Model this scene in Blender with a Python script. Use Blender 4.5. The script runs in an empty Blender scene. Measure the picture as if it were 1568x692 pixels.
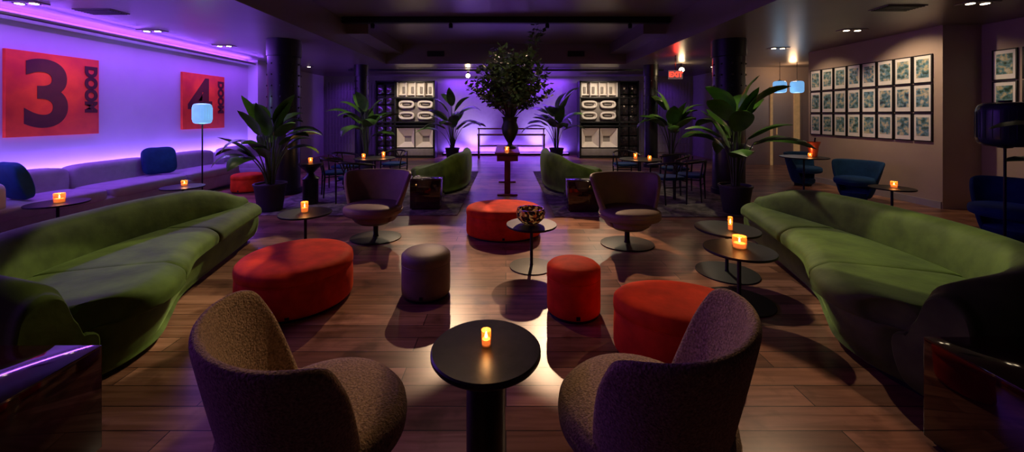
import bpy, bmesh, math, random
from math import sin, cos, pi, radians
from mathutils import Vector, Matrix
random.seed(5)
scene = bpy.context.scene
F = 641.0; U0 = 830.0; V0 = 188.0; HC = 1.6

# ---------------------------------------------------------------- materials
MATS = {}
def mat(name, col, rough=0.5, metal=0.0, var=0.15, nscale=8.0, bump=0.0, bscale=60.0, sheen=0.0, sheen_tint=None,
        emit=None, estr=0.0, spec=0.5, coat=0.0):
    if name in MATS: return MATS[name]
    m = bpy.data.materials.new(name); m.use_nodes = True
    nt = m.node_tree; b = nt.nodes['Principled BSDF']
    tc = nt.nodes.new('ShaderNodeTexCoord')
    n = nt.nodes.new('ShaderNodeTexNoise'); n.inputs['Scale'].default_value = nscale; n.inputs['Detail'].default_value = 4
    nt.links.new(tc.outputs['Object'], n.inputs['Vector'])
    r = nt.nodes.new('ShaderNodeValToRGB')
    c1 = [max(0, c*(1-var)) for c in col]; c2 = [min(1, c*(1+var)) for c in col]
    r.color_ramp.elements[0].position = 0.3; r.color_ramp.elements[1].position = 0.7
    r.color_ramp.elements[0].color = (*c1, 1); r.color_ramp.elements[1].color = (*c2, 1)
    nt.links.new(n.outputs['Fac'], r.inputs['Fac']); nt.links.new(r.outputs['Color'], b.inputs['Base Color'])
    b.inputs['Roughness'].default_value = rough; b.inputs['Metallic'].default_value = metal
    b.inputs['Specular IOR Level'].default_value = spec
    b.inputs['Sheen Weight'].default_value = sheen
    if sheen_tint: b.inputs['Sheen Tint'].default_value = (*sheen_tint, 1)
    b.inputs['Sheen Roughness'].default_value = 0.35
    b.inputs['Coat Weight'].default_value = coat
    if emit:
        b.inputs['Emission Color'].default_value = (*emit, 1); b.inputs['Emission Strength'].default_value = estr
    if bump > 0:
        n2 = nt.nodes.new('ShaderNodeTexNoise'); n2.inputs['Scale'].default_value = bscale; n2.inputs['Detail'].default_value = 3
        nt.links.new(tc.outputs['Object'], n2.inputs['Vector'])
        bp = nt.nodes.new('ShaderNodeBump'); bp.inputs['Strength'].default_value = bump; bp.inputs['Distance'].default_value = 0.01
        nt.links.new(n2.outputs['Fac'], bp.inputs['Height']); nt.links.new(bp.outputs['Normal'], b.inputs['Normal'])
    MATS[name] = m
    return m

def floor_mat():
    m = bpy.data.materials.new('oak_planks'); m.use_nodes = True; nt = m.node_tree; b = nt.nodes['Principled BSDF']
    tc = nt.nodes.new('ShaderNodeTexCoord')
    br = nt.nodes.new('ShaderNodeTexBrick'); br.offset = 0.37; br.offset_frequency = 2
    br.inputs['Scale'].default_value = 1.0; br.inputs['Brick Width'].default_value = 1.7; br.inputs['Row Height'].default_value = 0.165
    br.inputs['Mortar Size'].default_value = 0.003; br.inputs['Mortar Smooth'].default_value = 0.1; br.inputs['Bias'].default_value = 0
    br.inputs['Color1'].default_value = (0.20, 0.088, 0.05, 1); br.inputs['Color2'].default_value = (0.54, 0.27, 0.165, 1)
    br.inputs['Mortar'].default_value = (0.02, 0.009, 0.006, 1)
    nt.links.new(tc.outputs['Object'], br.inputs['Vector'])
    mp = nt.nodes.new('ShaderNodeMapping'); mp.inputs['Scale'].default_value = (1.0, 14, 1)
    nt.links.new(tc.outputs['Object'], mp.inputs['Vector'])
    n = nt.nodes.new('ShaderNodeTexNoise'); n.inputs['Scale'].default_value = 1.6; n.inputs['Detail'].default_value = 8; n.inputs['Distortion'].default_value = 0.9
    nt.links.new(mp.outputs['Vector'], n.inputs['Vector'])
    r = nt.nodes.new('ShaderNodeValToRGB'); r.color_ramp.elements[0].position = 0.35; r.color_ramp.elements[1].position = 0.62
    r.color_ramp.elements[0].color = (0.6, 0.55, 0.5, 1); r.color_ramp.elements[1].color = (1, 1, 1, 1)
    nt.links.new(n.outputs['Fac'], r.inputs['Fac'])
    n3 = nt.nodes.new('ShaderNodeTexNoise'); n3.inputs['Scale'].default_value = 3.5; n3.inputs['Detail'].default_value = 6
    nt.links.new(tc.outputs['Object'], n3.inputs['Vector'])
    r3 = nt.nodes.new('ShaderNodeValToRGB'); r3.color_ramp.elements[0].position = 0.33; r3.color_ramp.elements[1].position = 0.46
    r3.color_ramp.elements[0].color = (0.35, 0.3, 0.28, 1); r3.color_ramp.elements[1].color = (1, 1, 1, 1)
    nt.links.new(n3.outputs['Fac'], r3.inputs['Fac'])
    mx = nt.nodes.new('ShaderNodeMixRGB'); mx.blend_type = 'MULTIPLY'; mx.inputs[0].default_value = 1
    nt.links.new(br.outputs['Color'], mx.inputs[1]); nt.links.new(r.outputs['Color'], mx.inputs[2])
    mx2 = nt.nodes.new('ShaderNodeMixRGB'); mx2.blend_type = 'MULTIPLY'; mx2.inputs[0].default_value = 0.8
    nt.links.new(mx.outputs[0], mx2.inputs[1]); nt.links.new(r3.outputs['Color'], mx2.inputs[2])
    nt.links.new(mx2.outputs[0], b.inputs['Base Color'])
    b.inputs['Roughness'].default_value = 0.29; b.inputs['Specular IOR Level'].default_value = 0.4
    bp = nt.nodes.new('ShaderNodeBump'); bp.inputs['Strength'].default_value = 0.5; bp.inputs['Distance'].default_value = 0.003; bp.invert = True
    nt.links.new(br.outputs['Fac'], bp.inputs['Height']); nt.links.new(bp.outputs['Normal'], b.inputs['Normal'])
    return m

def pattern_mat(name, cols, scale=6, rough=0.5, emit=0.0, rnd=False, voronoi=False):
    m = bpy.data.materials.new(name); m.use_nodes = True; nt = m.node_tree; b = nt.nodes['Principled BSDF']
    tc = nt.nodes.new('ShaderNodeTexCoord')
    vec = tc.outputs['Object']
    if rnd:
        oi = nt.nodes.new('ShaderNodeObjectInfo'); add = nt.nodes.new('ShaderNodeVectorMath'); add.operation = 'MULTIPLY_ADD'
        cmb = nt.nodes.new('ShaderNodeCombineXYZ'); nt.links.new(oi.outputs['Random'], cmb.inputs[0]); nt.links.new(oi.outputs['Random'], cmb.inputs[1])
        add.inputs[1].default_value = (40, 40, 40)
        nt.links.new(cmb.outputs[0], add.inputs[0]); nt.links.new(tc.outputs['Object'], add.inputs[2]); vec = add.outputs[0]
    if voronoi:
        n = nt.nodes.new('ShaderNodeTexVoronoi'); n.inputs['Scale'].default_value = scale; out = n.outputs['Color']
        sp = nt.nodes.new('ShaderNodeSeparateColor'); nt.links.new(out, sp.inputs[0]); out = sp.outputs[0]
    else:
        n = nt.nodes.new('ShaderNodeTexNoise'); n.inputs['Scale'].default_value = scale; n.inputs['Detail'].default_value = 6; out = n.outputs['Fac']
    nt.links.new(vec, n.inputs['Vector'])
    r = nt.nodes.new('ShaderNodeValToRGB'); cr_ = r.color_ramp
    lo, hi = (0.0, 0.95) if voronoi else (0.3, 0.7)
    while len(cr_.elements) < len(cols): cr_.elements.new(0.5)
    for i, c in enumerate(cols):
        cr_.elements[i].position = lo+(hi-lo)*i/(len(cols)-1); cr_.elements[i].color = (*c, 1)
    nt.links.new(out, r.inputs['Fac']); nt.links.new(r.outputs['Color'], b.inputs['Base Color'])
    b.inputs['Roughness'].default_value = rough
    if emit:
        nt.links.new(r.outputs['Color'], b.inputs['Emission Color']); b.inputs['Emission Strength'].default_value = emit
    MATS[name] = m; return m

def glass_mat(name, col, fac=0.6, emit=0.0):
    m = bpy.data.materials.new(name); m.use_nodes = True; nt = m.node_tree
    b = nt.nodes['Principled BSDF']; out = nt.nodes['Material Output']
    b.inputs['Base Color'].default_value = (*col, 1); b.inputs['Roughness'].default_value = 0.08
    b.inputs['Emission Color'].default_value = (*col, 1); b.inputs['Emission Strength'].default_value = emit
    tr = nt.nodes.new('ShaderNodeBsdfTransparent'); tr.inputs[0].default_value = (1, .88, .7, 1)
    mx = nt.nodes.new('ShaderNodeMixShader'); mx.inputs[0].default_value = fac
    nt.links.new(tr.outputs[0], mx.inputs[1]); nt.links.new(b.outputs[0], mx.inputs[2]); nt.links.new(mx.outputs[0], out.inputs['Surface'])
    return m

GREEN = mat('green_velvet', (0.09, 0.142, 0.024), 0.7, var=0.35, nscale=5, bump=0.2, bscale=18, sheen=0.4, sheen_tint=(.45, .7, .22), spec=0.15)
RED = mat('red_velvet', (0.75, 0.05, 0.010), 0.7, var=0.22, nscale=7, bump=0.1, bscale=40, sheen=0.25, sheen_tint=(1, .2, .05), spec=0.1)
TAUPE = mat('taupe_leather', (0.19, 0.135, 0.105), 0.55, var=0.12, bump=0.15, bscale=120)
BOUCLE = mat('taupe_boucle', (0.33, 0.225, 0.135), 0.95, var=0.5, nscale=110, bump=1.0, bscale=130, sheen=0.2, spec=0.1)
BLACK = mat('black_metal', (0.012, 0.012, 0.013), 0.45, 0.0, var=0.2, spec=0.3)
BLACKW = mat('black_stained_wood', (0.014, 0.012, 0.011), 0.34, var=0.6, nscale=14, bump=0.05, bscale=40, spec=.35)
COLM = mat('black_column_paint', (0.012, 0.012, 0.016), 0.35, var=0.2)
LACQ = mat('burgundy_lacquer', (0.028, 0.005, 0.004), 0.06, var=0.2, coat=0.5)
REDW = mat('red_stained_wood', (0.22, 0.05, 0.035), 0.3, var=0.3, nscale=5)
LAV = mat('grey_upholstery', (0.42, 0.36, 0.44), 0.85, var=0.08, bump=0.15, bscale=150, spec=0.2)
BLUE = mat('blue_velvet', (0.01, 0.05, 0.13), 0.75, var=0.2, sheen=0.25, sheen_tint=(.2, .5, 1), spec=0.2)
WALL = mat('plaster_wall', (0.58, 0.52, 0.56), 0.8, var=0.04, nscale=2, bump=0.08, bscale=50)
WALLR = mat('taupe_plaster_wall', (0.40, 0.30, 0.24), 0.8, var=0.05, nscale=2, bump=0.05, bscale=50)
BACKW = mat('dark_plaster_wall', (0.32, 0.28, 0.3), 0.8, var=0.05)
CEIL = mat('ceiling_satin_paint', (0.19, 0.155, 0.14), 0.32, var=0.06, nscale=1.5)
LEAF = mat('glossy_leaf', (0.07, 0.18, 0.025), 0.35, var=0.4, nscale=5)
LEAFD = mat('branch_leaf', (0.075, 0.12, 0.04), 0.5, var=0.5, nscale=5)
STEM = mat('plant_stem', (0.07, 0.11, 0.03), 0.5)
TWIG = mat('brown_twig', (0.07, 0.045, 0.025), 0.7)
POT = mat('charcoal_pot', (0.03, 0.03, 0.032), 0.55, bump=0.1)
SOIL = mat('moss_soil', (0.05, 0.035, 0.02), 0.95, var=0.5, nscale=30, bump=0.8, bscale=30)
WAX = mat('candle_wax', (0.9, 0.6, 0.3), 0.6, emit=(1, 0.42, 0.10), estr=0.75)
FLAME = mat('candle_flame', (1, 0.7, 0.3), 0.5, emit=(1, 0.62, 0.22), estr=40)
AMBER = glass_mat('amber_glass', (1.0, 0.36, 0.10), 0.32, 0.12)
SHADE = mat('lit_lamp_glass', (0.3, 0.5, 0.7), 0.3, emit=(0.22, 0.55, 1.0), estr=0.75)
SHADEOFF = mat('smoked_lamp_glass', (0.02, 0.03, 0.055), 0.25, var=0.1)
LEDM = mat('violet_led_strip', (0.5, 0.3, 1), 0.5, emit=(0.30, 0.10, 1.0), estr=5)
SPOTE = mat('downlight_lens', (1, 0.9, 0.7), 0.5, emit=(1, 0.78, 0.5), estr=14)
SPOTB = mat('bright_spot_lens', (1, 0.9, 0.7), 0.5, emit=(1, 0.75, 0.4), estr=60)
WHITE = mat('white_lacquer', (0.85, 0.78, 0.7), 0.4, var=0.04)
GREYL = mat('grey_lacquer', (.26, .23, .21), .5)
MATW = mat('white_mount_board', (0.8, 0.77, 0.72), 0.7, var=0.03)
PAINT = pattern_mat('orange_canvas', [(0.62, 0.03, 0.006), (0.85, 0.065, 0.008), (0.66, 0.025, 0.012)], 2.0, 0.75)
INK = mat('dark_red_ink', (0.08, 0.006, 0.006), 0.7)
PHOTO = pattern_mat('photo_print', [(0.01, 0.02, 0.02), (0.05, 0.12, 0.08), (0.12, 0.27, 0.32), (0.5, 0.45, 0.25), (.6, .6, .5)], 14, 0.3, rnd=True)
RUG = pattern_mat('rug_weave', [(0.05, 0.045, 0.045), (0.3, 0.26, 0.24), (0.1, 0.085, 0.08), (0.36, 0.3, 0.28)], 3.2, 0.95)
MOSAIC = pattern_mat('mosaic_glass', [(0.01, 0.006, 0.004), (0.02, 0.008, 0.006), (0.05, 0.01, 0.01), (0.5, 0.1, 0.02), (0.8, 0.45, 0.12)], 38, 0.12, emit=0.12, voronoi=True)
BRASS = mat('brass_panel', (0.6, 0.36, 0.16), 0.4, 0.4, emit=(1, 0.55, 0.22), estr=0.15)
EXITR = mat('exit_red', (0.8, 0.02, 0.01), 0.4, emit=(1, 0.03, 0.015), estr=4)
EXITW = mat('exit_panel', (0.12, 0.1, 0.1), 0.3, emit=(1, 0.5, 0.45), estr=0.12)
BUCK = mat('copper_red_bucket', (0.6, 0.1, 0.05), 0.25, 0.5)
MIRR = mat('smoked_mirror', (0.10, 0.085, 0.10), 0.12, 0.9)

# ---------------------------------------------------------------- mesh builder
def crp(p, t):
    n = len(p); i = int(min(max(math.floor(t), 0), n-2)); f = t-i
    g = lambda k: p[min(max(k, 0), n-1)]
    a, b, c, d = g(i-1), g(i), g(i+1), g(i+2)
    return tuple(0.5*((2*b[k])+(c[k]-a[k])*f+(2*a[k]-5*b[k]+4*c[k]-d[k])*f*f+(3*b[k]-a[k]-3*c[k]+d[k])*f**3) for k in range(len(b)))
def closed_cr(P, sub=4):
    n = len(P); out = []
    for i in range(n):
        a, b, c, d = P[(i-1) % n], P[i], P[(i+1) % n], P[(i+2) % n]
        for j in range(sub):
            f = j/sub
            out.append(tuple(0.5*((2*b[k])+(c[k]-a[k])*f+(2*a[k]-5*b[k]+4*c[k]-d[k])*f*f+(3*b[k]-a[k]-3*c[k]+d[k])*f**3) for k in range(2)))
    return out

class MB:
    def __init__(s): s.v = []; s.f = []; s.m = []; s.mats = []
    def mi(s, m):
        if m not in s.mats: s.mats.append(m)
        return s.mats.index(m)
    def add(s, vs, fs, m, M=None):
        o = len(s.v); k = s.mi(m)
        for p in vs:
            p = Vector(p)
            if M is not None: p = M @ p
            s.v.append(tuple(p))
        for f in fs: s.f.append([i+o for i in f]); s.m.append(k)
    def box(s, c, d, m, bev=0.0, M=None, seg=2):
        bm = bmesh.new(); bmesh.ops.create_cube(bm, size=1)
        for v in bm.verts: v.co = Vector((v.co.x*d[0]+c[0], v.co.y*d[1]+c[1], v.co.z*d[2]+c[2]))
        if bev > 0: bmesh.ops.bevel(bm, geom=bm.edges[:], offset=bev, segments=seg, affect='EDGES', profile=0.5)
        s.addbm(bm, m, M)
    def addbm(s, bm, m, M=None):
        bm.verts.index_update()
        s.add([v.co.copy() for v in bm.verts], [[v.index for v in f.verts] for f in bm.faces], m, M); bm.free()
    def lathe(s, prof, m, c=(0, 0, 0), sx=1, sy=1, seg=40, M=None):
        vs = []; fs = []; n = len(prof)
        for r, z in prof:
            for j in range(seg):
                a = 2*pi*j/seg; vs.append((c[0]+r*sx*cos(a), c[1]+r*sy*sin(a), c[2]+z))
        for i in range(n-1):
            for j in range(seg):
                k = (j+1) % seg; fs.append([i*seg+j, i*seg+k, (i+1)*seg+k, (i+1)*seg+j])
        if prof[0][0] > 1e-4: fs.append(list(range(seg))[::-1])
        if prof[-1][0] > 1e-4: fs.append([(n-1)*seg+j for j in range(seg)])
        s.add(vs, fs, m, M)
    def tube(s, pts, r, m, seg=8, closed=False, M=None):
        pts = [Vector(p) for p in pts]; n = len(pts); rs = r if isinstance(r, (list, tuple)) else [r]*n
        vs = []; fs = []; up = Vector((0, 0, 1)); prev = None
        for i, p in enumerate(pts):
            t = (pts[(i+1) % n]-pts[i-1]) if closed else (pts[min(i+1, n-1)]-pts[max(i-1, 0)])
            t.normalize()
            a = prev if prev is not None else (Vector((1, 0, 0)) if abs(t.z) > 0.9 else up)
            x = (a-t*a.dot(t)); 
            if x.length < 1e-4: x = t.orthogonal()
            x.normalize(); prev = x; y = t.cross(x)
            for j in range(seg):
                q = 2*pi*j/seg; vs.append(p+(x*cos(q)+y*sin(q))*rs[i])
        for i in range(n if closed else n-1):
            i2 = (i+1) % n
            for j in range(seg):
                k = (j+1) % seg; fs.append([i*seg+j, i*seg+k, i2*seg+k, i2*seg+j])
        if not closed: fs.append(list(range(seg))[::-1]); fs.append([(n-1)*seg+j for j in range(seg)])
        s.add(vs, fs, m, M)
    def sell(s, c, r, m, e1=0.5, e2=0.5, nu=36, nv=18, M=None):
        sp = lambda w, e: math.copysign(abs(w)**e, w)
        vs = []; fs = []
        for i in range(nv+1):
            a = -pi/2+pi*i/nv
            for j in range(nu):
                b = 2*pi*j/nu
                vs.append((c[0]+r[0]*sp(cos(a), e1)*sp(cos(b), e2), c[1]+r[1]*sp(cos(a), e1)*sp(sin(b), e2), c[2]+r[2]*sp(sin(a), e1)))
        for i in range(nv):
            for j in range(nu):
                k = (j+1) % nu; fs.append([i*nu+j, i*nu+k, (i+1)*nu+k, (i+1)*nu+j])
        s.add(vs, fs, m, M)
    def loft(s, rings, m, cap='flat', r=0.05):
        def ext(ring, nxt, steps):
            c = sum(ring, Vector())/len(ring); c2 = sum(nxt, Vector())/len(nxt); t = (c-c2).normalized()
            t.z = 0
            return [[c+(p-c)*k+t*o for p in ring] for k, o in steps]
        st = [(.985, r*.5), (.95, r*.85), (.9, r)] if cap == 'flat' else [(.97, r*.35), (.9, r*.65), (.75, r*.88), (.45, r*.98), (.1, r)]
        A = ext(rings[0], rings[1], st)[::-1]; B = ext(rings[-1], rings[-2], st)
        R = A+rings+B; n = len(R[0]); vs = [p for g in R for p in g]; fs = []
        for i in range(len(R)-1):
            for j in range(n):
                k = (j+1) % n; fs.append([i*n+j, i*n+k, (i+1)*n+k, (i+1)*n+j])
        fs.append(list(range(n))[::-1]); fs.append([(len(R)-1)*n+j for j in range(n)])
        s.add(vs, fs, m)
    def mesh(s, me, m, M=None):
        s.add([v.co.copy() for v in me.vertices], [list(p.vertices) for p in me.polygons], m, M)
    def finish(s, name, loc=(0, 0, 0), rz=0, scale=(1, 1, 1), sharp=38):
        me = bpy.data.meshes.new(name); me.from_pydata(s.v, [], s.f)
        for m in s.mats: me.materials.append(m)
        me.polygons.foreach_set('material_index', s.m)
        bm = bmesh.new(); bm.from_mesh(me); bmesh.ops.recalc_face_normals(bm, faces=bm.faces[:]); bm.to_mesh(me); bm.free()
        me.polygons.foreach_set('use_smooth', [True]*len(me.polygons))
        me.set_sharp_from_angle(angle=radians(sharp)); me.update()
        ob = bpy.data.objects.new(name, me); scene.collection.objects.link(ob)
        ob.location = loc; ob.rotation_euler = (0, 0, rz); ob.scale = scale
        return ob
def dup(ob, loc, rz=0, scale=(1, 1, 1), name=None):
    o = bpy.data.objects.new(name or ob.name.split('.')[0], ob.data); scene.collection.objects.link(o)
    o.location = loc; o.rotation_euler = (0, 0, rz); o.scale = scale; return o
def modmesh(vs, fs, solid=0.0, sub=1):
    me = bpy.data.meshes.new('t'); me.from_pydata([tuple(v) for v in vs], [], fs)
    ob = bpy.data.objects.new('t', me); scene.collection.objects.link(ob)
    if solid:
        md = ob.modifiers.new('s', 'SOLIDIFY'); md.thickness = solid; md.offset = 0
    if sub:
        md = ob.modifiers.new('b', 'SUBSURF'); md.levels = sub
    dg = bpy.context.evaluated_depsgraph_get(); r = bpy.data.meshes.new_from_object(ob.evaluated_get(dg))
    bpy.data.objects.remove(ob); return r
def textmesh(txt, size, bold=0.0, depth=0.004):
    cu = bpy.data.curves.new('t', 'FONT'); cu.body = txt; cu.size = size; cu.offset = bold; cu.extrude = depth
    cu.align_x = 'CENTER'; cu.align_y = 'CENTER'
    ob = bpy.data.objects.new('t', cu); scene.collection.objects.link(ob)
    dg = bpy.context.evaluated_depsgraph_get(); r = bpy.data.meshes.new_from_object(ob.evaluated_get(dg))
    bpy.data.objects.remove(ob); return r

# ---------------------------------------------------------------- lights
def aim(ob, tgt):
    d = Vector(tgt)-Vector(ob.location); ob.rotation_euler = d.to_track_quat('-Z', 'Y').to_euler()
def spot(loc, tgt, e, ang=45, blend=0.4, col=(1, .72, .45), rad=0.03, parent=None, name='spot_light'):
    l = bpy.data.lights.new(name, 'SPOT'); l.energy = e; l.color = col; l.spot_size = radians(ang); l.spot_blend = blend; l.shadow_soft_size = rad
    o = bpy.data.objects.new(name, l); scene.collection.objects.link(o); o.location = loc; aim(o, tgt); return o
def area(loc, tgt, e, sx, sy, col, name='led_light'):
    l = bpy.data.lights.new(name, 'AREA'); l.shape = 'RECTANGLE'; l.size = sx; l.size_y = sy; l.energy = e; l.color = col
    o = bpy.data.objects.new(name, l); scene.collection.objects.link(o); o.location = loc
    return o
def point(loc, e, col, r=0.02, name='glow_light'):
    l = bpy.data.lights.new(name, 'POINT'); l.energy = e; l.color = col; l.shadow_soft_size = r
    o = bpy.data.objects.new(name, l); scene.collection.objects.link(o); o.location = loc; return o

# ---------------------------------------------------------------- room
WL = -7.2; WR = 7.4; YB = 15.5; ZC = 3.12; YN = -2.5
b = MB(); b.box((2.2, (YB+YN)/2, -0.05), (19.6, YB-YN+.4, 0.1), floor_mat()); b.finish('floor')
def wall(name, x0, x1, y0, y1, z0=0, z1=3.8, m=WALL):
    b = MB(); b.box(((x0+x1)/2, (y0+y1)/2, (z0+z1)/2), (x1-x0, y1-y0, z1-z0), m); return b.finish(name)
wall('wall_left', WL-.2, WL, YN, YB)
wall('wall_back', WL-.2, 12, YB, YB+.2, m=BACKW)
wall('wall_right', WR, WR+.66, 6.62, 9.55, m=WALLR)
wall('wall_right_near', WR+.66, WR+.86, YN, 7.0, m=WALLR)
wall('wall_alcove_back', WR, 12, 12.5, 12.7, m=WALLR)
wall('wall_alcove_side', 11.8, 12, 9.9, 12.5, m=WALLR)
wall('wall_alcove_front', WR+.66, 12, 9.35, 9.55, m=WALLR)
wall('wall_alcove_return', WR, WR+.15, 12.7, YB, m=BACKW)
wall('wall_pilaster_left', WL, WL+.28, 10.9, 11.35)
# baseboards
b = MB(); b.box((WR-.012, 8.08, .06), (.024, 2.9, .12), BACKW); b.finish('baseboard_right')
b = MB(); b.box((WL+.012, 6.5, .06), (.024, 8.7, .12), BACKW); b.finish('baseboard_left')
# ceiling with recess
RX = 3.6; RY0 = 3.0; RY1 = 11.7; RZ = 3.72
b = MB()
t = 0.12
def cb(x0, x1, y0, y1, z0, z1): b.box(((x0+x1)/2, (y0+y1)/2, (z0+z1)/2), (x1-x0, y1-y0, z1-z0), CEIL)
cb(WL-.2, -RX, YN, YB, ZC, ZC+t); cb(RX, 12, YN, YB, ZC, ZC+t)
cb(-RX, RX, YN, RY0, ZC, ZC+t); cb(-RX, RX, RY1, YB, ZC, ZC+t)
cb(-RX-.1, RX+.1, RY0-.1, RY1+.1, RZ, RZ+.1)
cb(-RX-.1, -RX, RY0, RY1, ZC+t, RZ); cb(RX, RX+.1, RY0, RY1, ZC+t, RZ)
cb(-RX-.1, RX+.1, RY1, RY1+.1, ZC+t, RZ); cb(-RX-.1, RX+.1, RY0-.1, RY0, ZC+t, RZ)
# inner ledge
cb(-RX, -RX+.5, 8.8, RY1, RZ-.3, RZ); cb(RX-.5, RX, 8.8, RY1, RZ-.3, RZ)
b.finish('ceiling')
b = MB(); b.box((0, 8.5, RZ-.07), (7.1, .16, .13), BLACK, .01)
TR = [(-2.9), (-1.2), (.9), (2.7)]
for x in TR: b.lathe([(0, -.24), (.04, -.24), (.045, -.16), (.02, -.12)], BLACK, (x, 8.5, RZ))
b.finish('ceiling_track')
b = MB(); b.box((0, 12.9, ZC-.05), (10.4, .06, .06), BLACK, .008); b.box((-5.1, 12.9, ZC-.01), (.06, .06, .03), BLACK); b.finish('curtain_rail')
# vents
def vent(x, y, sx, sy):
    b = MB(); b.box((x, y, ZC-.006), (sx, sy, .012), CEIL)
    for i in range(7): b.box((x, y-sy/2+sy*(i+.7)/7.4, ZC-.016), (sx*.92, .018, .01), BLACK)
    b.finish('ceiling_vent')
vent(5.56, 5.55, .55, .3); vent(-5.95, 5.75, .55, .3)
b = MB()
for x in (-2.1, 2.1):
    b.box((x, RY1-.015, ZC+.3), (.5, .02, .16), BLACK)
b.finish('recess_vent')

# left LED ledge
b = MB(); b.box((WL+.11, 4.2, 2.99), (.22, 13.4, .03), WALL); b.box((WL+.205, 4.2, 3.015), (.03, 13.4, .05), WALL)
b.box((WL+.12, 4.2, 3.016), (.05, 13.3, .02), LEDM); b.finish('cove_light_shelf')
V = (0.24, 0.055, 1.0)
o = area((WL+.12, 4.5, 3.035), None, 110, .08, 12.6, V); o.rotation_euler = (pi, 0, 0)
o = area((WL+.50, 5.2, 3.08), None, 210, .06, 11.2, (0.27, 0.07, 1.0)); o.rotation_euler = (0, radians(-14), 0)
# LED behind banquette
o = area((WL+.10, 6.4, .66), None, 65, .05, 5.5, (0.25, 0.13, 1.0)); o.rotation_euler = (pi, radians(0), 0)
o = area((WL+.10, 10.0, .66), None, 24, .05, 1.6, (0.25, 0.13, 1.0)); o.rotation_euler = (pi, 0, 0)

# columns
def column(x, y, r):
    b = MB(); b.lathe([(r+.03, 0), (r+.03, .1), (r, .1), (r, ZC)], COLM); 
    b.lathe([(r, ZC-.35), (r+.02, ZC-.34), (r+.02, ZC)], COLM)
    for i in range(6):
        for k in range(10):
            a = 2*pi*k/10; b.sell(((r+.0)*cos(a), (r)*sin(a), ZC-.5-.22*i), (.02, .02, .02), COLM, 1, 1, 8, 6)
    b.finish('column', (x, y, 0))
column(-4.54, 8.0, .3); column(4.56, 8.0, .3); column(-4.43, 12, .2); column(4.45, 12, .2)

# back wall details : slatted panels
def slats(x0, x1, z0=0.1, z1=2.9):
    b = MB(); b.box(((x0+x1)/2, YB-.02, (z0+z1)/2), (x1-x0, .04, z1-z0), BACKW)
    n = int((x1-x0)/.12)
    for k in range(8):
        z = z0+(z1-z0)*(k+.5)/8
        for i in range(n): b.box((x0+(i+.5)*(x1-x0)/n, YB-.055, z), (.07, .03, (z1-z0)/8-.05), BACKW)
    b.finish('slatted_wall_panel')
slats(-7.1, -5.05); slats(5.05, 7.3)
# uplight strip at back
b = MB(); b.box((0, YB-.12, .04), (5.0, .1, .08), BLACK); b.box((0, YB-.12, .085), (4.9, .05, .012), LEDM); b.finish('floor_uplight')
o = area((0, YB-.14, .12), None, 120, 4.8, .06, (0.25, .1, 1)); o.rotation_euler = (pi-radians(6), 0, 0)
o = area((0, YB-.3, 3.05), None, 100, 4.8, .06, V); o.rotation_euler = (0, 0, 0)
for x in (-1.2, 1.25):
    spot((x, YB-.7, .1), (x, YB, 1.1), 260, 80, .9, (0.45, 0.30, 1.0), .1)
for x in (-6.2, 6.2):
    spot((x, YB-1.0, 3.0), (x, YB, 1.3), 22, 110, .9, V, .1)

# downlights
def downlight(x, y, tgt=None, e=0, ang=60, two=True, col=(1, .74, .48), blend=.6):
    b = MB()
    b.box((0, 0, -.006), (.42 if two else .2, .2, .012), CEIL, .004)
    for k in ((-.1, .1) if two else (0,)):
        b.lathe([(.07, -.016), (.07, -.012), (0, -.012)], BLACK, (k, 0, 0), seg=20)
        b.lathe([(0, -.020), (.045, -.020), (.045, -.014)], SPOTE, (k, 0, 0), seg=20)
    b.finish('ceiling_downlight', (x, y, ZC))
    if e: spot((x, y, ZC-.05), tgt, e, ang, blend, col)
downlight(-6.39+.0, 7.06); downlight(-6.2, 8.6); downlight(-6.5, 5.3)
spot((-5.5, 6.6, ZC-.05), (WL, 6.2, 2.0), 50, 32, .9, (1, .5, .28))
spot((-5.5, 8.8, ZC-.05), (WL, 9.3, 2.0), 46, 28, .9, (1, .5, .28))
downlight(6.2, 7.0, (WR, 7.0, 1.7), 90, 95); downlight(6.2, 8.9, (WR, 8.9, 1.7), 45, 85)
downlight(6.4, 5.3, (8.0, 5.0, 1.7), 12, 80)
downlight(-6.2, 12.3, two=False); downlight(6.5, 12.3, two=False); downlight(-2.4, 13.3, two=False); downlight(2.3, 13.3, two=False)
def bright(x, y, z):
    b = MB(); b.lathe([(.02, .14), (.02, .06), (.05, .05), (.05, -.04), (.035, -.045)], BLACK)
    b.sell((0, -.04, -.05), (.07, .07, .065), SPOTB, 1, 1, 16, 8); b.finish('ceiling_spotlight', (x, y, z))
bright(-1.3, 13.4, ZC-.14); bright(5.2, 11.6, ZC-.14)

# ---------------------------------------------------------------- paintings
def painting(y, num):
    b = MB(); b.box((0, 0, 0), (1.28, 1.28, .05), PAINT, .004)
    b.mesh(textmesh(num, 1.42, 0.035), INK, Matrix.Translation((-.13, -.04, .027)))
    b.mesh(textmesh('DOOM', .25, 0.016), INK, Matrix.Translation((.5, .12, .027)) @ Matrix.Rotation(-pi/2, 4, 'Z'))
    o = b.finish('numeral_painting', (WL+.03, y, 1.91)); o.rotation_euler = (pi/2, 0, pi/2)
painting(6.22, '3'); painting(9.28, '4')

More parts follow.
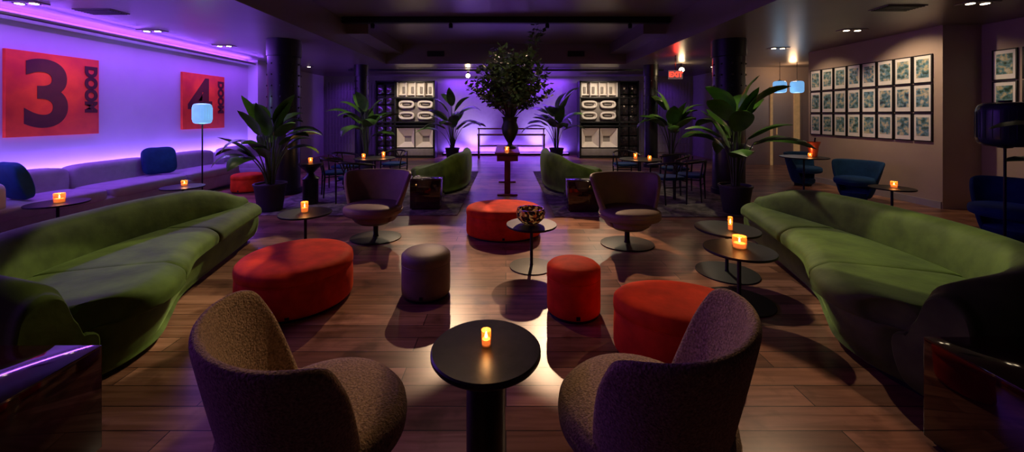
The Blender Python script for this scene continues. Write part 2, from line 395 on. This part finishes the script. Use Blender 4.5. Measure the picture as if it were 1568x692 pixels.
# ---------------------------------------------------------------- framed photos
def frame_mesh(w, h):
    b = MB(); fw = .018
    b.box((0, 0, .008), (w, h, .016), BLACK)
    for sx_ in (-1, 1): b.box((sx_*(w/2-fw/2), 0, .014), (fw, h, .028), BLACK, .002)
    for sy_ in (-1, 1): b.box((0, sy_*(h/2-fw/2), .014), (w-2*fw, fw, .028), BLACK, .002)
    b.box((0, 0, .018), (w-2*fw, h-2*fw, .004), MATW)
    b.box((0, .01, .0215), (w*.66, h*.66, .003), PHOTO)
    return b
fr = None
y0 = 6.75; y1 = 9.48; n = 8
for r in range(3):
    for c in range(n):
        w = (y1-y0)/n; y = y0+w*(c+.5); z = 1.12+.515*(r+.5)
        if fr is None: fr = frame_mesh(w-.025, .5).finish('framed_photo'); o = fr
        else: o = dup(fr, (0, 0, 0))
        o.location = (WR-.002, y, z); o.rotation_euler = (pi/2, 0, -pi/2)
for r in range(2):
    for c in range(5):
        o = dup(fr, (WR+.66-.002, 6.3-.38*c, 1.12+.515*(r+1.5))); o.rotation_euler = (pi/2, 0, -pi/2)

# ---------------------------------------------------------------- serpentine sofas
def build_sofa(mir=1, low=False):
    C = [(-3.12, 4.92, -3.50, 4.98, .56), (-3.0, 4.4, -3.62, 4.5, .74), (-2.88, 3.9, -3.70, 3.9, .78), (-2.74, 3.4, -3.72, 3.3, .78),
         (-2.54, 3.04, -3.65, 2.75, .78), (-2.38, 2.76, -3.45, 2.3, .78), (-2.33, 2.54, -3.1, 2.06, .76), (-2.36, 2.42, -2.78, 1.98, .72), (-2.44, 2.36, -2.55, 1.99, .64)]
    if low: C = C[:5]+[(-2.38, 2.76, -3.5, 2.35, .76), (-2.30, 2.56, -3.25, 2.02, .66), (-2.30, 2.42, -2.9, 1.92, .56), (-2.38, 2.34, -2.6, 1.94, .50)]
    b = MB(); N = 64
    def ring(s, kind):
        fx, fy, bx, by, h = crp(C, s); Fp = Vector((fx, fy, 0)); Bp = Vector((bx, by, 0)); L = (Bp-Fp).length; d = (Bp-Fp)/L
        T = min(.30, L*.62)
        if kind == 'body':
            P = [(.14, .03), (.07, .08), (.03, .2), (.03, .30), (.08, .335), (max(.1, L-T*1.25), .34), (L-T*1.08, max(.42, h-.34)), (L-T*.98, h-.17), (L-T*.8, h-.04),
                 (L-T*.45, h), (L-T*.12, h-.06), (L, h-.2), (L-.0, .33 if h > .6 else .28), (L-.04, .12), (L-.1, .03)]
        elif kind == 'cush':
            Lc = max(.12, L-T*1.02)
            P = [(-.01, .33), (-.06, .37), (-.05, .435), (.03, .485), (.12, .50), (Lc*.55, .50), (Lc-.05, .485), (Lc, .42), (Lc-.02, .34), (Lc*.5, .33)]
        elif kind == 'plinth':
            P = [(.14, 0), (.14, .05), (L-.12, .05), (L-.12, 0)]
            return [Vector(((Fp+d*a).x*mir, (Fp+d*a).y, z)) for a, z in P]
        P = closed_cr(P, 4)
        return [Vector(((Fp+d*a).x*mir, (Fp+d*a).y, z)) for a, z in P]
    S = len(C)-1
    b.loft([ring(S*i/N, 'body') for i in range(N+1)], GREEN, 'flat', .07)
    b.loft([ring(.1+(S-.2)*i/20, 'plinth') for i in range(21)], BLACK, 'flat', .0)
    for a, c in ((.14, 2.05), (2.2, 4.2), (4.36, 7.5)):
        b.loft([ring(a+(c-a)*i/26, 'cush') for i in range(27)], GREEN, 'round', .06)
    return b
sL = build_sofa(1).finish('curved_green_sofa', (0, 0, 0))
sR = build_sofa(-1).finish('curved_green_sofa', (-.12, 0, 0))
RZZ = .014
build_sofa(-1, True).finish('curved_green_sofa', (-3.78, 5.9, RZZ), 0, (.8, .9, 1))
build_sofa(1, True).finish('curved_green_sofa', (3.78, 5.8, RZZ), 0, (.8, .9, 1))

# cube side tables
def cube_table(x, y, w=.5, h=.5, z=0):
    b = MB(); b.box((0, 0, h/2+.01), (w, w, h-.02), LACQ, .006)
    b.box((0, 0, h-.001), (w*.999, w*.999, .012), LACQ, .004); b.box((0, 0, .01), (w*.9, w*.9, .02), BLACK)
    b.finish('lacquer_cube_table', (x, y, z))
cube_table(-2.17, 1.61); cube_table(2.31, 1.68); cube_table(-1.35, 6.75, z=RZZ); cube_table(1.27, 6.6, z=RZZ)

# ---------------------------------------------------------------- barrel chairs
def barrel(m, zt=.86, zb=.24, pedestal=True, rtop=.40, wings=90, seatz=.45):
    vs = []; fs = []; nu, nv = 28, 9
    for i in range(nv+1):
        v = i/nv; tm = radians(wings+30-30*v-5*max(0, v-.8)/.2)
        rx = (rtop-.19)+.19*v**.75; ry = (rtop-.20)+.09*v**.7
        for j in range(nu+1):
            s = -1+2*j/nu; t = s*tm
            z = zb+(zt-zb)*v*(1-.06*abs(s)**10*v)
            vs.append((rx*sin(t), -ry*cos(t)+.06*(1-v), z))
    for i in range(nv):
        for j in range(nu): a = i*(nu+1)+j; fs.append([a, a+1, a+nu+2, a+nu+1])
    b = MB(); b.mesh(modmesh(vs, fs, .045, 2), m)
    r0 = rtop-.18
    b.lathe([(0, -.0), (r0*.75, .0), (r0, .04), (r0*1.05, .1), (r0*1.0, .13), (0, .13)], m, (0, .07, zb-.03))
    b.sell((0, .09, seatz-.055), (rtop-.075, rtop-.065, .08), m, .5, .92, 48, 14)
    b.tube([((rtop-.073)*cos(q*pi/24), .09+(rtop-.063)*sin(q*pi/24), seatz-.055) for q in range(48)], .007, m, 6, True)
    if pedestal:
        b.lathe([(0, 0), (.29, 0), (.29, .012), (.27, .018), (.035, .022), (.028, .05), (.028, zb)], BLACK, (0, .02, 0))
    else:
        b.lathe([(0, 0), (r0*.8, 0), (r0*.85, .05), (r0*.8, zb)], BLACK, (0, .05, 0))
    return b
c1 = barrel(BOUCLE).finish('barrel_swivel_chair', (-.80, 1.47, 0), radians(-43))
dup(c1, (.61, 1.50, 0), radians(41))
c2 = barrel(TAUPE).finish('barrel_swivel_chair', (-1.69, 5.1, 0), radians(174), (1.12, 1, 1)); dup(c2, (1.50, 4.86, 0), radians(186), (1.12, 1, 1))
t1 = barrel(BLUE, .74, .06, False, .38, 95, .42).finish('blue_tub_chair', (6.6, 7.35, 0), radians(120))
dup(t1, (6.75, 8.95, 0), radians(200)); dup(t1, (6.45, 4.95, 0), radians(100), (1.1, 1.1, 1.05)); dup(t1, (7.45, 4.2, 0), radians(60))

# ---------------------------------------------------------------- ottomans / stools
def ottoman(m, rx, ry, h, loc, rz=0, name='velvet_ottoman'):
    b = MB(); e = .05/rx
    b.lathe([(0, .0), (.93, .0), (.93, .025)], BLACK, sx=rx, sy=ry, seg=56)
    b.lathe([(.93, .02), (.985, .03), (1.0, .06), (1.0, h*.45), (.99, h*.68), (.975, h*.70)], m, sx=rx, sy=ry, seg=56)
    top = [(.97, h*.695), (1.0, h*.72), (1.005, h*.8), (.995, h*.88), (1-e*.5, h*.935), (1-e, h*.96), (1-e*1.6, h*.975)]
    r1 = 1-e*1.6
    for k in range(1, 9): q = 1-k/8; top.append((r1*q, h*(.975+.03*(1-q*q))))
    b.lathe(top, m, sx=rx, sy=ry, seg=56)
    b.tube([(rx*.985*cos(2*pi*i/56), ry*.985*sin(2*pi*i/56), h*.70) for i in range(56)], .006, m, 6, True)
    b.box((0, -ry*.985, .05), (.03, .012, .03), BLACK)
    return b.finish(name, loc, rz, sharp=60)
ottoman(RED, .46, .48, .40, (-1.83, 3.42, 0), radians(20))
ottoman(RED, .50, .40, .40, (-.03, 5.25, 0))
ottoman(RED, .42, .31, .40, (1.15, 2.6, 0), radians(-12))
ottoman(RED, .30, .30, .38, (-5.42, 8.2, 0))
ottoman(TAUPE, .215, .215, .41, (-.715, 3.5, 0), name='round_stool')
ottoman(RED, .215, .215, .42, (.55, 3.18, 0), name='round_stool')

# ---------------------------------------------------------------- tables
def disc_table(x, y, z, r, rb=.23, m=BLACK, name='round_side_table', zz=0):
    b = MB(); b.lathe([(0, -.02), (r*.985, -.02), (r, -.012), (r, -.004), (r*.99, 0), (0, 0)], m, (0, 0, z), seg=56)
    b.lathe([(0, 0), (rb, 0), (rb, .01), (.02, .018), (.016, .03), (.016, z-.03), (.04, z-.02)], BLACK, seg=48)
    return b.finish(name, (x, y, zz))
b = MB(); b.lathe([(0, -.03), (.24, -.03), (.247, -.02), (.247, -.006), (.24, 0), (0, 0)], BLACKW, (0, 0, .55), seg=72)
b.lathe([(0, 0), (.088, 0), (.088, .52)], BLACKW, seg=48); b.finish('pedestal_table', (-.09, 1.765, 0))
disc_table(.27, 4.12, .45, .265); disc_table(-2.36, 4.6, .45, .29, .24)
disc_table(2.24, 3.96, .45, .30, .29); disc_table(2.0, 3.35, .45, .28, .27)
disc_table(-5.62, 4.9, .5, .29, .2); disc_table(-4.96, 6.0, .5, .28, .2)
disc_table(5.83, 5.9, .5, .27, .2); disc_table(6.1, 8.0, .74, .42, .3)
disc_table(-2.75, 8.2, .68, .42, .28, zz=RZZ); disc_table(2.75, 8.0, .68, .42, .28, zz=RZZ)
b = MB(); b.lathe([(0, 0), (.13, 0), (.13, .42), (.15, .45), (.08, .5), (.06, .55), (.12, .62), (.2, .68), (.2, .72), (0, .72)], BLACKW); b.finish('urn_pedestal_table', (-3.5, 7.0, RZZ))

def candle(x, y, z, r=.035, h=.08, e=1.0):
    b = MB()
    b.lathe([(r*.86, 0), (r*.95, .004), (r, h*.3), (r, h), (r*.93, h), (r*.92, h*.06), (0, h*.05)], AMBER, seg=28)
    b.lathe([(0, .004), (r*.84, .006), (r*.84, h*.42), (0, h*.44)], WAX, seg=24)
    b.lathe([(0, h*.46), (.007, h*.54), (.005, h*.72), (0, h*.88)], FLAME, seg=10)
    o = b.finish('candle_in_glass', (x, y, z+.001))
    l = point((0, 0, h*1.15), e, (1, .5, .18), .015, 'candle_glow'); l.parent = o
    return o
candle(-.09, 1.78, .55, .022, .07, .7)
candle(-2.38, 4.62, .45, .040, .12, 1.2); candle(2.24, 3.9, .45, .022, .13, .7); candle(2.02, 3.38, .45, .056, .10, 1.7)
candle(-5.6, 4.9, .5, .055, .115, 1.4); candle(-4.98, 6.05, .5, .042, .08, 1.0); candle(5.86, 5.9, .5, .042, .09, 1.0)
candle(-2.95, 8.1, .695, .035, .09, 1); candle(-2.6, 8.3, .695, .033, .11, 1); candle(2.65, 8.0, .695, .036, .11, 1); candle(2.85, 7.75, .695, .036, .09, 1)
candle(-3.5, 7.0, .735, .036, .09, 1); candle(6.15, 7.9, .74, .036, .08, 1.2); candle(.02, 7.85, .85, .042, .1, 1.5)
# mosaic bowl
b = MB(); b.lathe([(0, 0), (.06, 0), (.1, .02), (.145, .07), (.155, .12), (.14, .165), (.13, .165), (.145, .12), (.13, .07), (0, .03)], MOSAIC, seg=48)
b.finish('mosaic_bowl', (.26, 4.12, .451))
# ice bucket
b = MB(); b.lathe([(0, 0), (.08, 0), (.11, .2), (.15, .3), (.14, .3), (.1, .2), (0, .03)], BUCK, sx=1, sy=.8)
b.tube([(.0, 0, .1), (.06, 0, .38)], .015, BLACK); b.finish('wine_bucket', (6.33, 8.05, .742), .3)

# ---------------------------------------------------------------- rugs
def rug(x0, x1, y0, y1):
    b = MB(); b.box(((x0+x1)/2, (y0+y1)/2, .007), (x1-x0, y1-y0, .012), RUG, .004)
    b.finish('area_rug')
rug(-4.18, -.77, 6.2, 11); rug(.77, 4.2, 6.1, 11)

# ---------------------------------------------------------------- open-arm chairs
b = MB(); W_ = BLACKW
b.sell((0, .0, .45), (.25, .24, .035), BLUE, .5, .6)
for sx_ in (-1, 1):
    b.tube([(sx_*.24, .2, 0), (sx_*.235, .2, .42), (sx_*.26, .16, .66)], [.012, .018, .014], W_)
    b.tube([(sx_*.2, -.24, 0), (sx_*.22, -.22, .42), (sx_*.2, -.26, .72)], [.012, .018, .014], W_)
    b.tube([(sx_*.235, .2, .40), (sx_*.22, -.22, .40)], .012, W_)
b.tube([(-.22, -.22, .3), (.22, -.22, .3)], .01, W_); b.tube([(-.235, .2, .40), (.235, .2, .40)], .012, W_)
b.tube([(-.3*cos(radians(a)), .18-.46*sin(radians(a)), .66+.08*sin(radians(a))) for a in range(0, 181, 10)], [.013]+[.02]*17+[.013], W_, 10)
b.tube([(0, -.23, .42), (-.0, -.27, .58), (-.08, -.27, .72)], .012, W_); b.tube([(0, -.27, .58), (.08, -.27, .72)], .012, W_)
w1 = b.finish('open_arm_chair', (-3.35, 7.7, .014), radians(-60))
for x, y, r in ((-3.55, 8.6, -110), (-2.6, 9.1, 170), (-2.75, 7.1, -20), (3.45, 7.35, 55), (3.6, 8.3, 100), (2.75, 9.0, 180), (2.95, 7.1, 10)):
    dup(w1, (x, y, .014), radians(r))

# ---------------------------------------------------------------- banquettes
def banquette(x0, x1, y0, y1, n, ret=False, loc=(0, 0, 0)):
    b = MB(); L = (y1-y0)
    b.box(((x0+x1)/2, (y0+y1)/2, .20), (x1-x0, L, .30), LAV, .05, seg=3)
    b.box(((x0+x1)/2, (y0+y1)/2, .025), (x1-x0-.12, L-.12, .05), BLACK)
    for i in range(n):
        c = y0+L*(i+.5)/n
        b.sell(((x0+x1)/2+.06, c, .38), ((x1-x0)/2-.03, L/n/2-.005, .10), LAV, .35, .22, 48, 14)
        b.sell((x0+.15, c, .58), (.15, L/n/2-.004, .23), LAV, .35, .3, 48, 14)
    if ret: b.sell(((x0+x1)/2, y0+.12, .56), ((x1-x0)/2, .14, .22), LAV, .35, .3, 48, 14)
    b.finish('wall_banquette', loc)
banquette(-6.98, -6.1, 4.55, 9.0, 3, True)
banquette(-6.98, -5.7, 9.3, 10.85, 1)
def pillow(loc, rot, s=.25):
    b = MB(); b.sell((0, 0, 0), (s, .08, s), BLUE, .55, .3, 56, 24)
    for i, v in enumerate(b.v):
        k = (abs(v[0])/s)**2*(abs(v[2])/s)**2
        b.v[i] = (v[0]*(1+.12*k), v[1]*(1-.6*k), v[2]*(1+.12*k))
    o = b.finish('blue_pillow', loc); o.rotation_euler = rot
pillow((-6.52, 7.35, .74), (radians(-14), 0, radians(62)), .25); pillow((-6.40, 5.08, .74), (radians(-16), 0, radians(165)), .25)

# ---------------------------------------------------------------- lamps
def lamp(x, y, z, m, w=.2, h=.2, e=0):
    b = MB(); b.sell((0, 0, z), (w, w, h), m, .35, 1.0, 48, 24)
    for i in range(24):
        a = 2*pi*i/24; b.tube([((w+.002)*cos(a), (w+.002)*sin(a), z-h*.6), ((w+.002)*cos(a), (w+.002)*sin(a), z+h*.6)], .0025, m, 5)
    b.lathe([(.05, 0), (.05, .03), (.0, .03)], BLACK, (0, 0, z+h-.01), seg=20)
    b.lathe([(0, 0), (.15, 0), (.15, .02), (.012, .03), (.012, z-h-.02), (.06, z-h-.01), (.06, z-h+.01), (0, z-h+.01)], BLACK)
    o = b.finish('floor_lamp', (x, y, 0))
    if e:
        l = point((0, 0, z+h+.12), e, (.45, .75, 1), .08, 'lamp_glow'); l.parent = o
        l = point((0, 0, z-h-.12), e, (.45, .75, 1), .08, 'lamp_glow'); l.parent = o
lamp(-5.75, 7.4, 1.62, SHADE, .155, .19, 3); lamp(-6.19, 4.57, 1.6, SHADE, .16, .19, 2); lamp(5.62, 4.4, 1.49, SHADEOFF, .22, .25)
def pendant(x, y, z):
    b = MB(); b.sell((0, 0, 0), (.17, .17, .17), SHADE, .35, 1.0, 40, 20); b.tube([(0, 0, .17), (0, 0, ZC-z)], .006, BLACK)
    b.lathe([(.05, 0), (.05, .02), (0, .03)], BLACK, (0, 0, .17), seg=20); b.finish('pendant_lamp', (x, y, z))
    point((x, y, z-.3), 3, (.5, .75, 1), .1)
pendant(7.92, 11.3, 2.4); pendant(8.42, 11.3, 2.4)
# door in alcove
b = MB(); b.box((8.95, 12.47, 1.25), (.95, .05, 2.5), WALLR); b.box((9.25, 12.43, 1.25), (.18, .04, 2.4), BRASS); b.box((8.45, 12.43, 1.25), (.06, .04, 2.5), BRASS)
b.box((8.95, 12.43, 2.48), (1.0, .04, .05), BRASS); b.lathe([(0, -.03), (.02, -.03), (.02, .2), (0, .2)], BRASS, (8.6, 12.4, 1.0)); b.finish('door_1')
point((8.6, 11.7, 2.9), 14, (1, .6, .3), .1)

# ---------------------------------------------------------------- exit sign
b = MB(); b.box((0, 0, 0), (.36, .04, .22), EXITW, .006); b.tube([(0, 0, .1), (0, 0, ZC-2.62)], .012, BLACK)
b.mesh(textmesh('EXIT', .17, .006, .003), EXITR, Matrix.Translation((0, -.024, 0)) @ Matrix.Rotation(pi/2, 4, 'X')); b.finish('exit_sign', (4.34, 10, 2.62))
point((4.34, 9.95, 2.9), 4, (1, .03, .02), .05, 'exit_glow')

# ---------------------------------------------------------------- plants
def leafblade(b, p, az, el, L, w, droop, m=LEAF, n=9):
    d = Vector((cos(az)*cos(el), sin(az)*cos(el), sin(el))); side = Vector((-sin(az), cos(az), 0)); vs = []; fs = []
    q = Vector(p); tw = random.uniform(-.5, .5)
    for i in range(n+1):
        t = i/n; e2 = el-droop*t**1.3
        d = Vector((cos(az)*cos(e2), sin(az)*cos(e2), sin(e2)))
        if i: q = q+d*(L/n)
        nn = side.cross(d).normalized()
        s2 = (side*cos(tw*t)+nn*sin(tw*t))
        ww = w*.5*(max(0, sin(pi*min(1, (t*.97+.03))**.8))**.75)+.002
        for k in (-1, -.5, 0, .5, 1):
            vs.append(q+s2*ww*k-nn*(-.28*abs(k)*ww)+nn*random.uniform(-.004, .004))
    for i in range(n):
        for k in range(4): a = i*5+k; fs.append([a, a+1, a+6, a+5])
    b.add(vs, fs, m)
def bop(loc, H, n, seed, potr=.24, poth=.45, spread=.55, name='potted_bird_of_paradise'):
    random.seed(seed); b = MB()
    b.lathe([(0, 0), (potr*.72, 0), (potr*.76, .02), (potr, poth-.03), (potr*1.06, poth-.03), (potr*1.06, poth), (potr*.95, poth), (potr*.93, poth-.05), (0, poth-.04)], POT, seg=40)
    b.sell((0, 0, poth-.05), (potr*.9, potr*.9, .04), SOIL, 1, 1, 24, 8)
    for i in range(n):
        az = i*2.4+random.uniform(-.3, .3); k = i/(n-1)
        top = poth+(H-poth)*random.uniform(.3, .68)*(1-.25*k); out = spread*(.12+.5*k)*random.uniform(.7, 1.2)
        base = Vector((.05*cos(az), .05*sin(az), poth-.04)); end = Vector((out*cos(az), out*sin(az), top))
        mid = Vector((out*.3*cos(az), out*.3*sin(az), poth+(top-poth)*.55))
        pts = [base*(1-t)**2+mid*2*t*(1-t)+end*t*t for t in [j/6 for j in range(7)]]
        b.tube(pts, [.014, .013, .012, .011, .009, .008, .006], STEM, 6)
        el = radians(80-45*k+random.uniform(-8, 8)); L = (H-poth)*random.uniform(.34, .46)
        leafblade(b, end, az, el, L, L*.40, radians(random.uniform(35, 90)+30*k))
    b.finish(name, loc)
bop((-3.92, 6.5, RZZ), 2.0, 26, 3, spread=.6)
bop((3.73, 6.35, RZZ), 2.3, 20, 8, spread=.45)
bop((-4.0, 11.15, 0), 2.5, 16, 12, spread=.45); bop((4.75, 11.2, 0), 2.55, 18, 15)
bop((-1.85, 13.5, 0), 2.7, 18, 21, spread=.6); bop((1.75, 13.5, 0), 2.7, 18, 25, spread=.6)
bop((6.25, 3.75, 0), 2.45, 14, 34, spread=1.1)

# arrangement in urn
random.seed(77)
b = MB(); b.lathe([(0, 0), (.13, 0), (.14, .03), (.06, .07), (.05, .12), (.1, .2), (.17, .34), (.19, .46), (.15, .58), (.16, .66), (.2, .70), (.18, .70), (.13, .62), (0, .6)], BLACK, seg=40)
for i in range(130):
    az = random.uniform(0, 2*pi); k = random.random()**.6; rr = k*1.0; top = .95+1.5*math.sqrt(max(0, 1-(k*.95)**2))*random.uniform(.35, 1.0)
    if i < 5: top = 2.6+.07*i; rr = .75; az = .1+.12*i
    end = Vector((rr*cos(az), rr*sin(az), top)); base = Vector((.04*cos(az), .04*sin(az), .6)); mid = Vector((.25*rr*cos(az), .25*rr*sin(az), .6+(top-.6)*.5))
    pts = [base*(1-t)**2+mid*2*t*(1-t)+end*t*t for t in [j/10 for j in range(11)]]
    b.tube(pts, [.007-.0005*j for j in range(11)], TWIG, 4)
    for j in range(34):
        t = random.uniform(.4, 1.0); p = base*(1-t)**2+mid*2*t*(1-t)+end*t*t
        a = random.uniform(0, 2*pi); e = random.uniform(-.6, 1.0); L = random.uniform(.08, .16); d = Vector((cos(a)*cos(e), sin(a)*cos(e), sin(e)))
        sd = d.cross(Vector((random.uniform(-1, 1), random.uniform(-1, 1), 1))).normalized()*L*.30
        p = p+d*.02
        b.add([p, p+d*L*.45+sd, p+d*L, p+d*L*.45-sd], [[0, 1, 2, 3]], LEAFD)
b.finish('foliage_arrangement', (.09, 8.7, .851))
# tall table
b = MB(); b.box((0, 0, .83), (.5, 1.9, .04), REDW, .004); b.box((0, 0, .74), (.42, 1.8, .12), REDW, .004)
for y in (-.75, .75): b.box((0, y, .35), (.12, .12, .7), REDW, .006); b.box((0, y, .015), (.4, .3, .03), REDW, .004)
b.finish('display_table', (.03, 8.6, 0))
# console
b = MB(); b.box((0, 0, .86), (2.5, .45, .05), REDW, .004); b.box((0, 0, 1.08), (2.5, .06, .05), REDW); b.box((0, 0, .45), (2.3, .4, .04), REDW)
for x in (-1.2, 0, 1.2): b.box((x, 0, .43), (.06, .42, .86), REDW); b.box((x, 0, .97), (.04, .06, .22), REDW)
b.finish('console_table', (.2, 14.5, 0))

# ---------------------------------------------------------------- horn speaker cabinets
def cabinet(x, mir):
    b = MB(); Hh = 2.85; W = 2.2
    X = lambda q: q*mir
    b.box((0, .22, Hh/2), (W, .06, Hh), BLACK)
    for z in (.03, 1.18, 1.32, 2.22, Hh-.03): b.box((0, 0, z), (W, .5, .05), BLACK, .004)
    for q in (-1.07, -.38, 1.07): b.box((X(q), 0, Hh/2), (.05, .5, Hh), BLACK, .004)
    for i in range(7):
        for k in range(2): b.box((X(-.9+.34*k), -.2, .25+i*.38), (.3, .02, .34), MIRR, .006)
    cx = X(.345)
    b.box((cx, .17, 2.52), (1.36, .04, .56), WHITE)
    for i in range(5):
        xx = cx-.66+.33*i; b.box((xx, .0, 2.52), (.03, .36, .54), WHITE, .01)
    for i in range(4):
        xx = cx-.495+.33*i; b.box((xx, .05, 2.34), (.28, .22, .03), WHITE); b.box((xx, .12, 2.52), (.10, .06, .26), GREYL, .02)
    b.box((cx, .12, 1.77), (1.36, .04, .84), GREYL)
    for z in (1.56, 1.98):
        for xx in (cx-.35, cx+.35):
            for rr, yy, ss in ((.04, -.05, 1), (.03, .03, .8)):
                pts = []
                for j in range(40):
                    a = 2*pi*j/40; sp = lambda w, e: math.copysign(abs(w)**e, w)
                    pts.append((xx+.26*ss*sp(cos(a), .6), yy, z+.11*ss*sp(sin(a), .7)))
                b.tube(pts, rr, WHITE, 10, True)
            b.sell((xx, .02, z), (.14, .05, .03), GREYL, .6, .6, 24, 10)
    # lower: twin flared bowls
    b.box((cx, .19, .62), (1.36, .03, 1.06), GREYL)
    for xx in (cx-.34, cx+.34):
        zc = .70; o1 = [(-.32, .40), (.32, .40), (.32, -.30), (-.32, -.30)]; o2 = [(-.13, .10), (.13, .10), (.13, -.12), (-.13, -.12)]
        vs = [(xx+a, -.2, zc+c) for a, c in o1]+[(xx+a, .16, zc+c) for a, c in o2]
        b.add(vs, [[0, 1, 5, 4], [1, 2, 6, 5], [2, 3, 7, 6], [3, 0, 4, 7]], WHITE)
        b.add(vs, [[4, 5, 6, 7]], GREYL)
    b.box((cx, -.18, .22), (1.36, .03, .26), GREYL, .01)
    b.finish('horn_speaker_cabinet', (x, 14.6, 0))
cabinet(-3.7, 1); cabinet(3.8, -1)
for x in (-3.3, 3.4): spot((x, 12.7, 2.85), (x, 14.6, 1.5), 160, 85, .6, (1, .8, .6), .04)

# ---------------------------------------------------------------- key spots (track + recess)
WARM = (1, .64, .38); CREAM = (1, .82, .55)
spot((-2.9, 8.4, 3.44), (-3.3, 4.3, .4), 480, 22, .15, CREAM, .03)
spot((-1.2, 8.4, 3.44), (-1.1, 4.3, 0), 560, 24, .12, WARM, .03)
spot((.9, 8.4, 3.44), (.8, 4.6, 0), 780, 28, .12, WARM, .03)
spot((2.7, 8.4, 3.44), (3.1, 4.0, .4), 460, 24, .15, CREAM, .03)
spot((-.9, 4.6, 3.65), (-2.75, 3.0, .3), 210, 20, .15, CREAM, .03)
spot((1.6, 5.4, 3.65), (3.0, 2.9, .3), 260, 18, .15, CREAM, .03)
spot((-1.2, 4.8, 3.65), (-2.3, 2.3, .1), 130, 20, .2, CREAM, .03)
spot((0, 6.2, 3.65), (0, 8.7, 2.2), 50, 60, .7, CREAM, .05)
spot((0.1, 10.6, 3.65), (.05, 8.6, 1.5), 100, 70, .7, WARM, .05)
spot((.2, 4.4, 3.6), (-1.1, 1.5, .65), 190, 18, .3, WARM, .03)
spot((.0, 4.6, 3.6), (.9, 1.7, .6), 110, 18, .3, WARM, .03)
spot((3.0, 4.4, 3.05), (1.1, 1.9, .1), 170, 26, .2, WARM, .03)
spot((-.6, 4.4, 3.6), (-.4, 2.2, 0), 55, 40, .4, WARM, .03)
spot((-1.0, 5.6, 3.6), (-1.5, 8.8, .5), 90, 34, .4, CREAM, .03); spot((1.0, 5.6, 3.6), (1.5, 8.7, .5), 90, 34, .4, CREAM, .03)
spot((-2.6, 11.0, 3.3), (-1.8, 8.8, .5), 130, 60, .5, CREAM, .03); spot((2.6, 11.0, 3.3), (1.8, 8.8, .5), 130, 60, .5, CREAM, .03)
spot((-3.9, 9.7, 3.05), (-4.0, 11, 1.6), 60, 60, .6, (1, .85, .5)); spot((4.9, 9.9, 3.05), (4.75, 11.3, 1.6), 70, 60, .6, (1, .85, .5))
spot((3.4, 5.2, 3.05), (3.75, 6.35, 1.4), 60, 50, .6, (1, .85, .5)); spot((-3.7, 5.2, 3.05), (-3.9, 6.5, 1.2), 25, 60, .6, (1, .85, .5))

w = bpy.data.worlds.new('World'); scene.world = w; w.use_nodes = True
w.node_tree.nodes['Background'].inputs[0].default_value = (0.5, 0.38, 0.46, 1); w.node_tree.nodes['Background'].inputs[1].default_value = 0.012

# ---------------------------------------------------------------- camera
cam = bpy.data.cameras.new('camera'); cam.sensor_width = 36; cam.sensor_fit = 'HORIZONTAL'; cam.lens = F*36/1680
cam.shift_x = (840-U0)/1680; cam.shift_y = -(370.5-V0)/1680; cam.clip_start = .02
co = bpy.data.objects.new('camera', cam); scene.collection.objects.link(co); co.location = (0, 0, HC); co.rotation_euler = (pi/2, 0, 0)
scene.camera = co
scene.view_settings.view_transform = 'Standard'
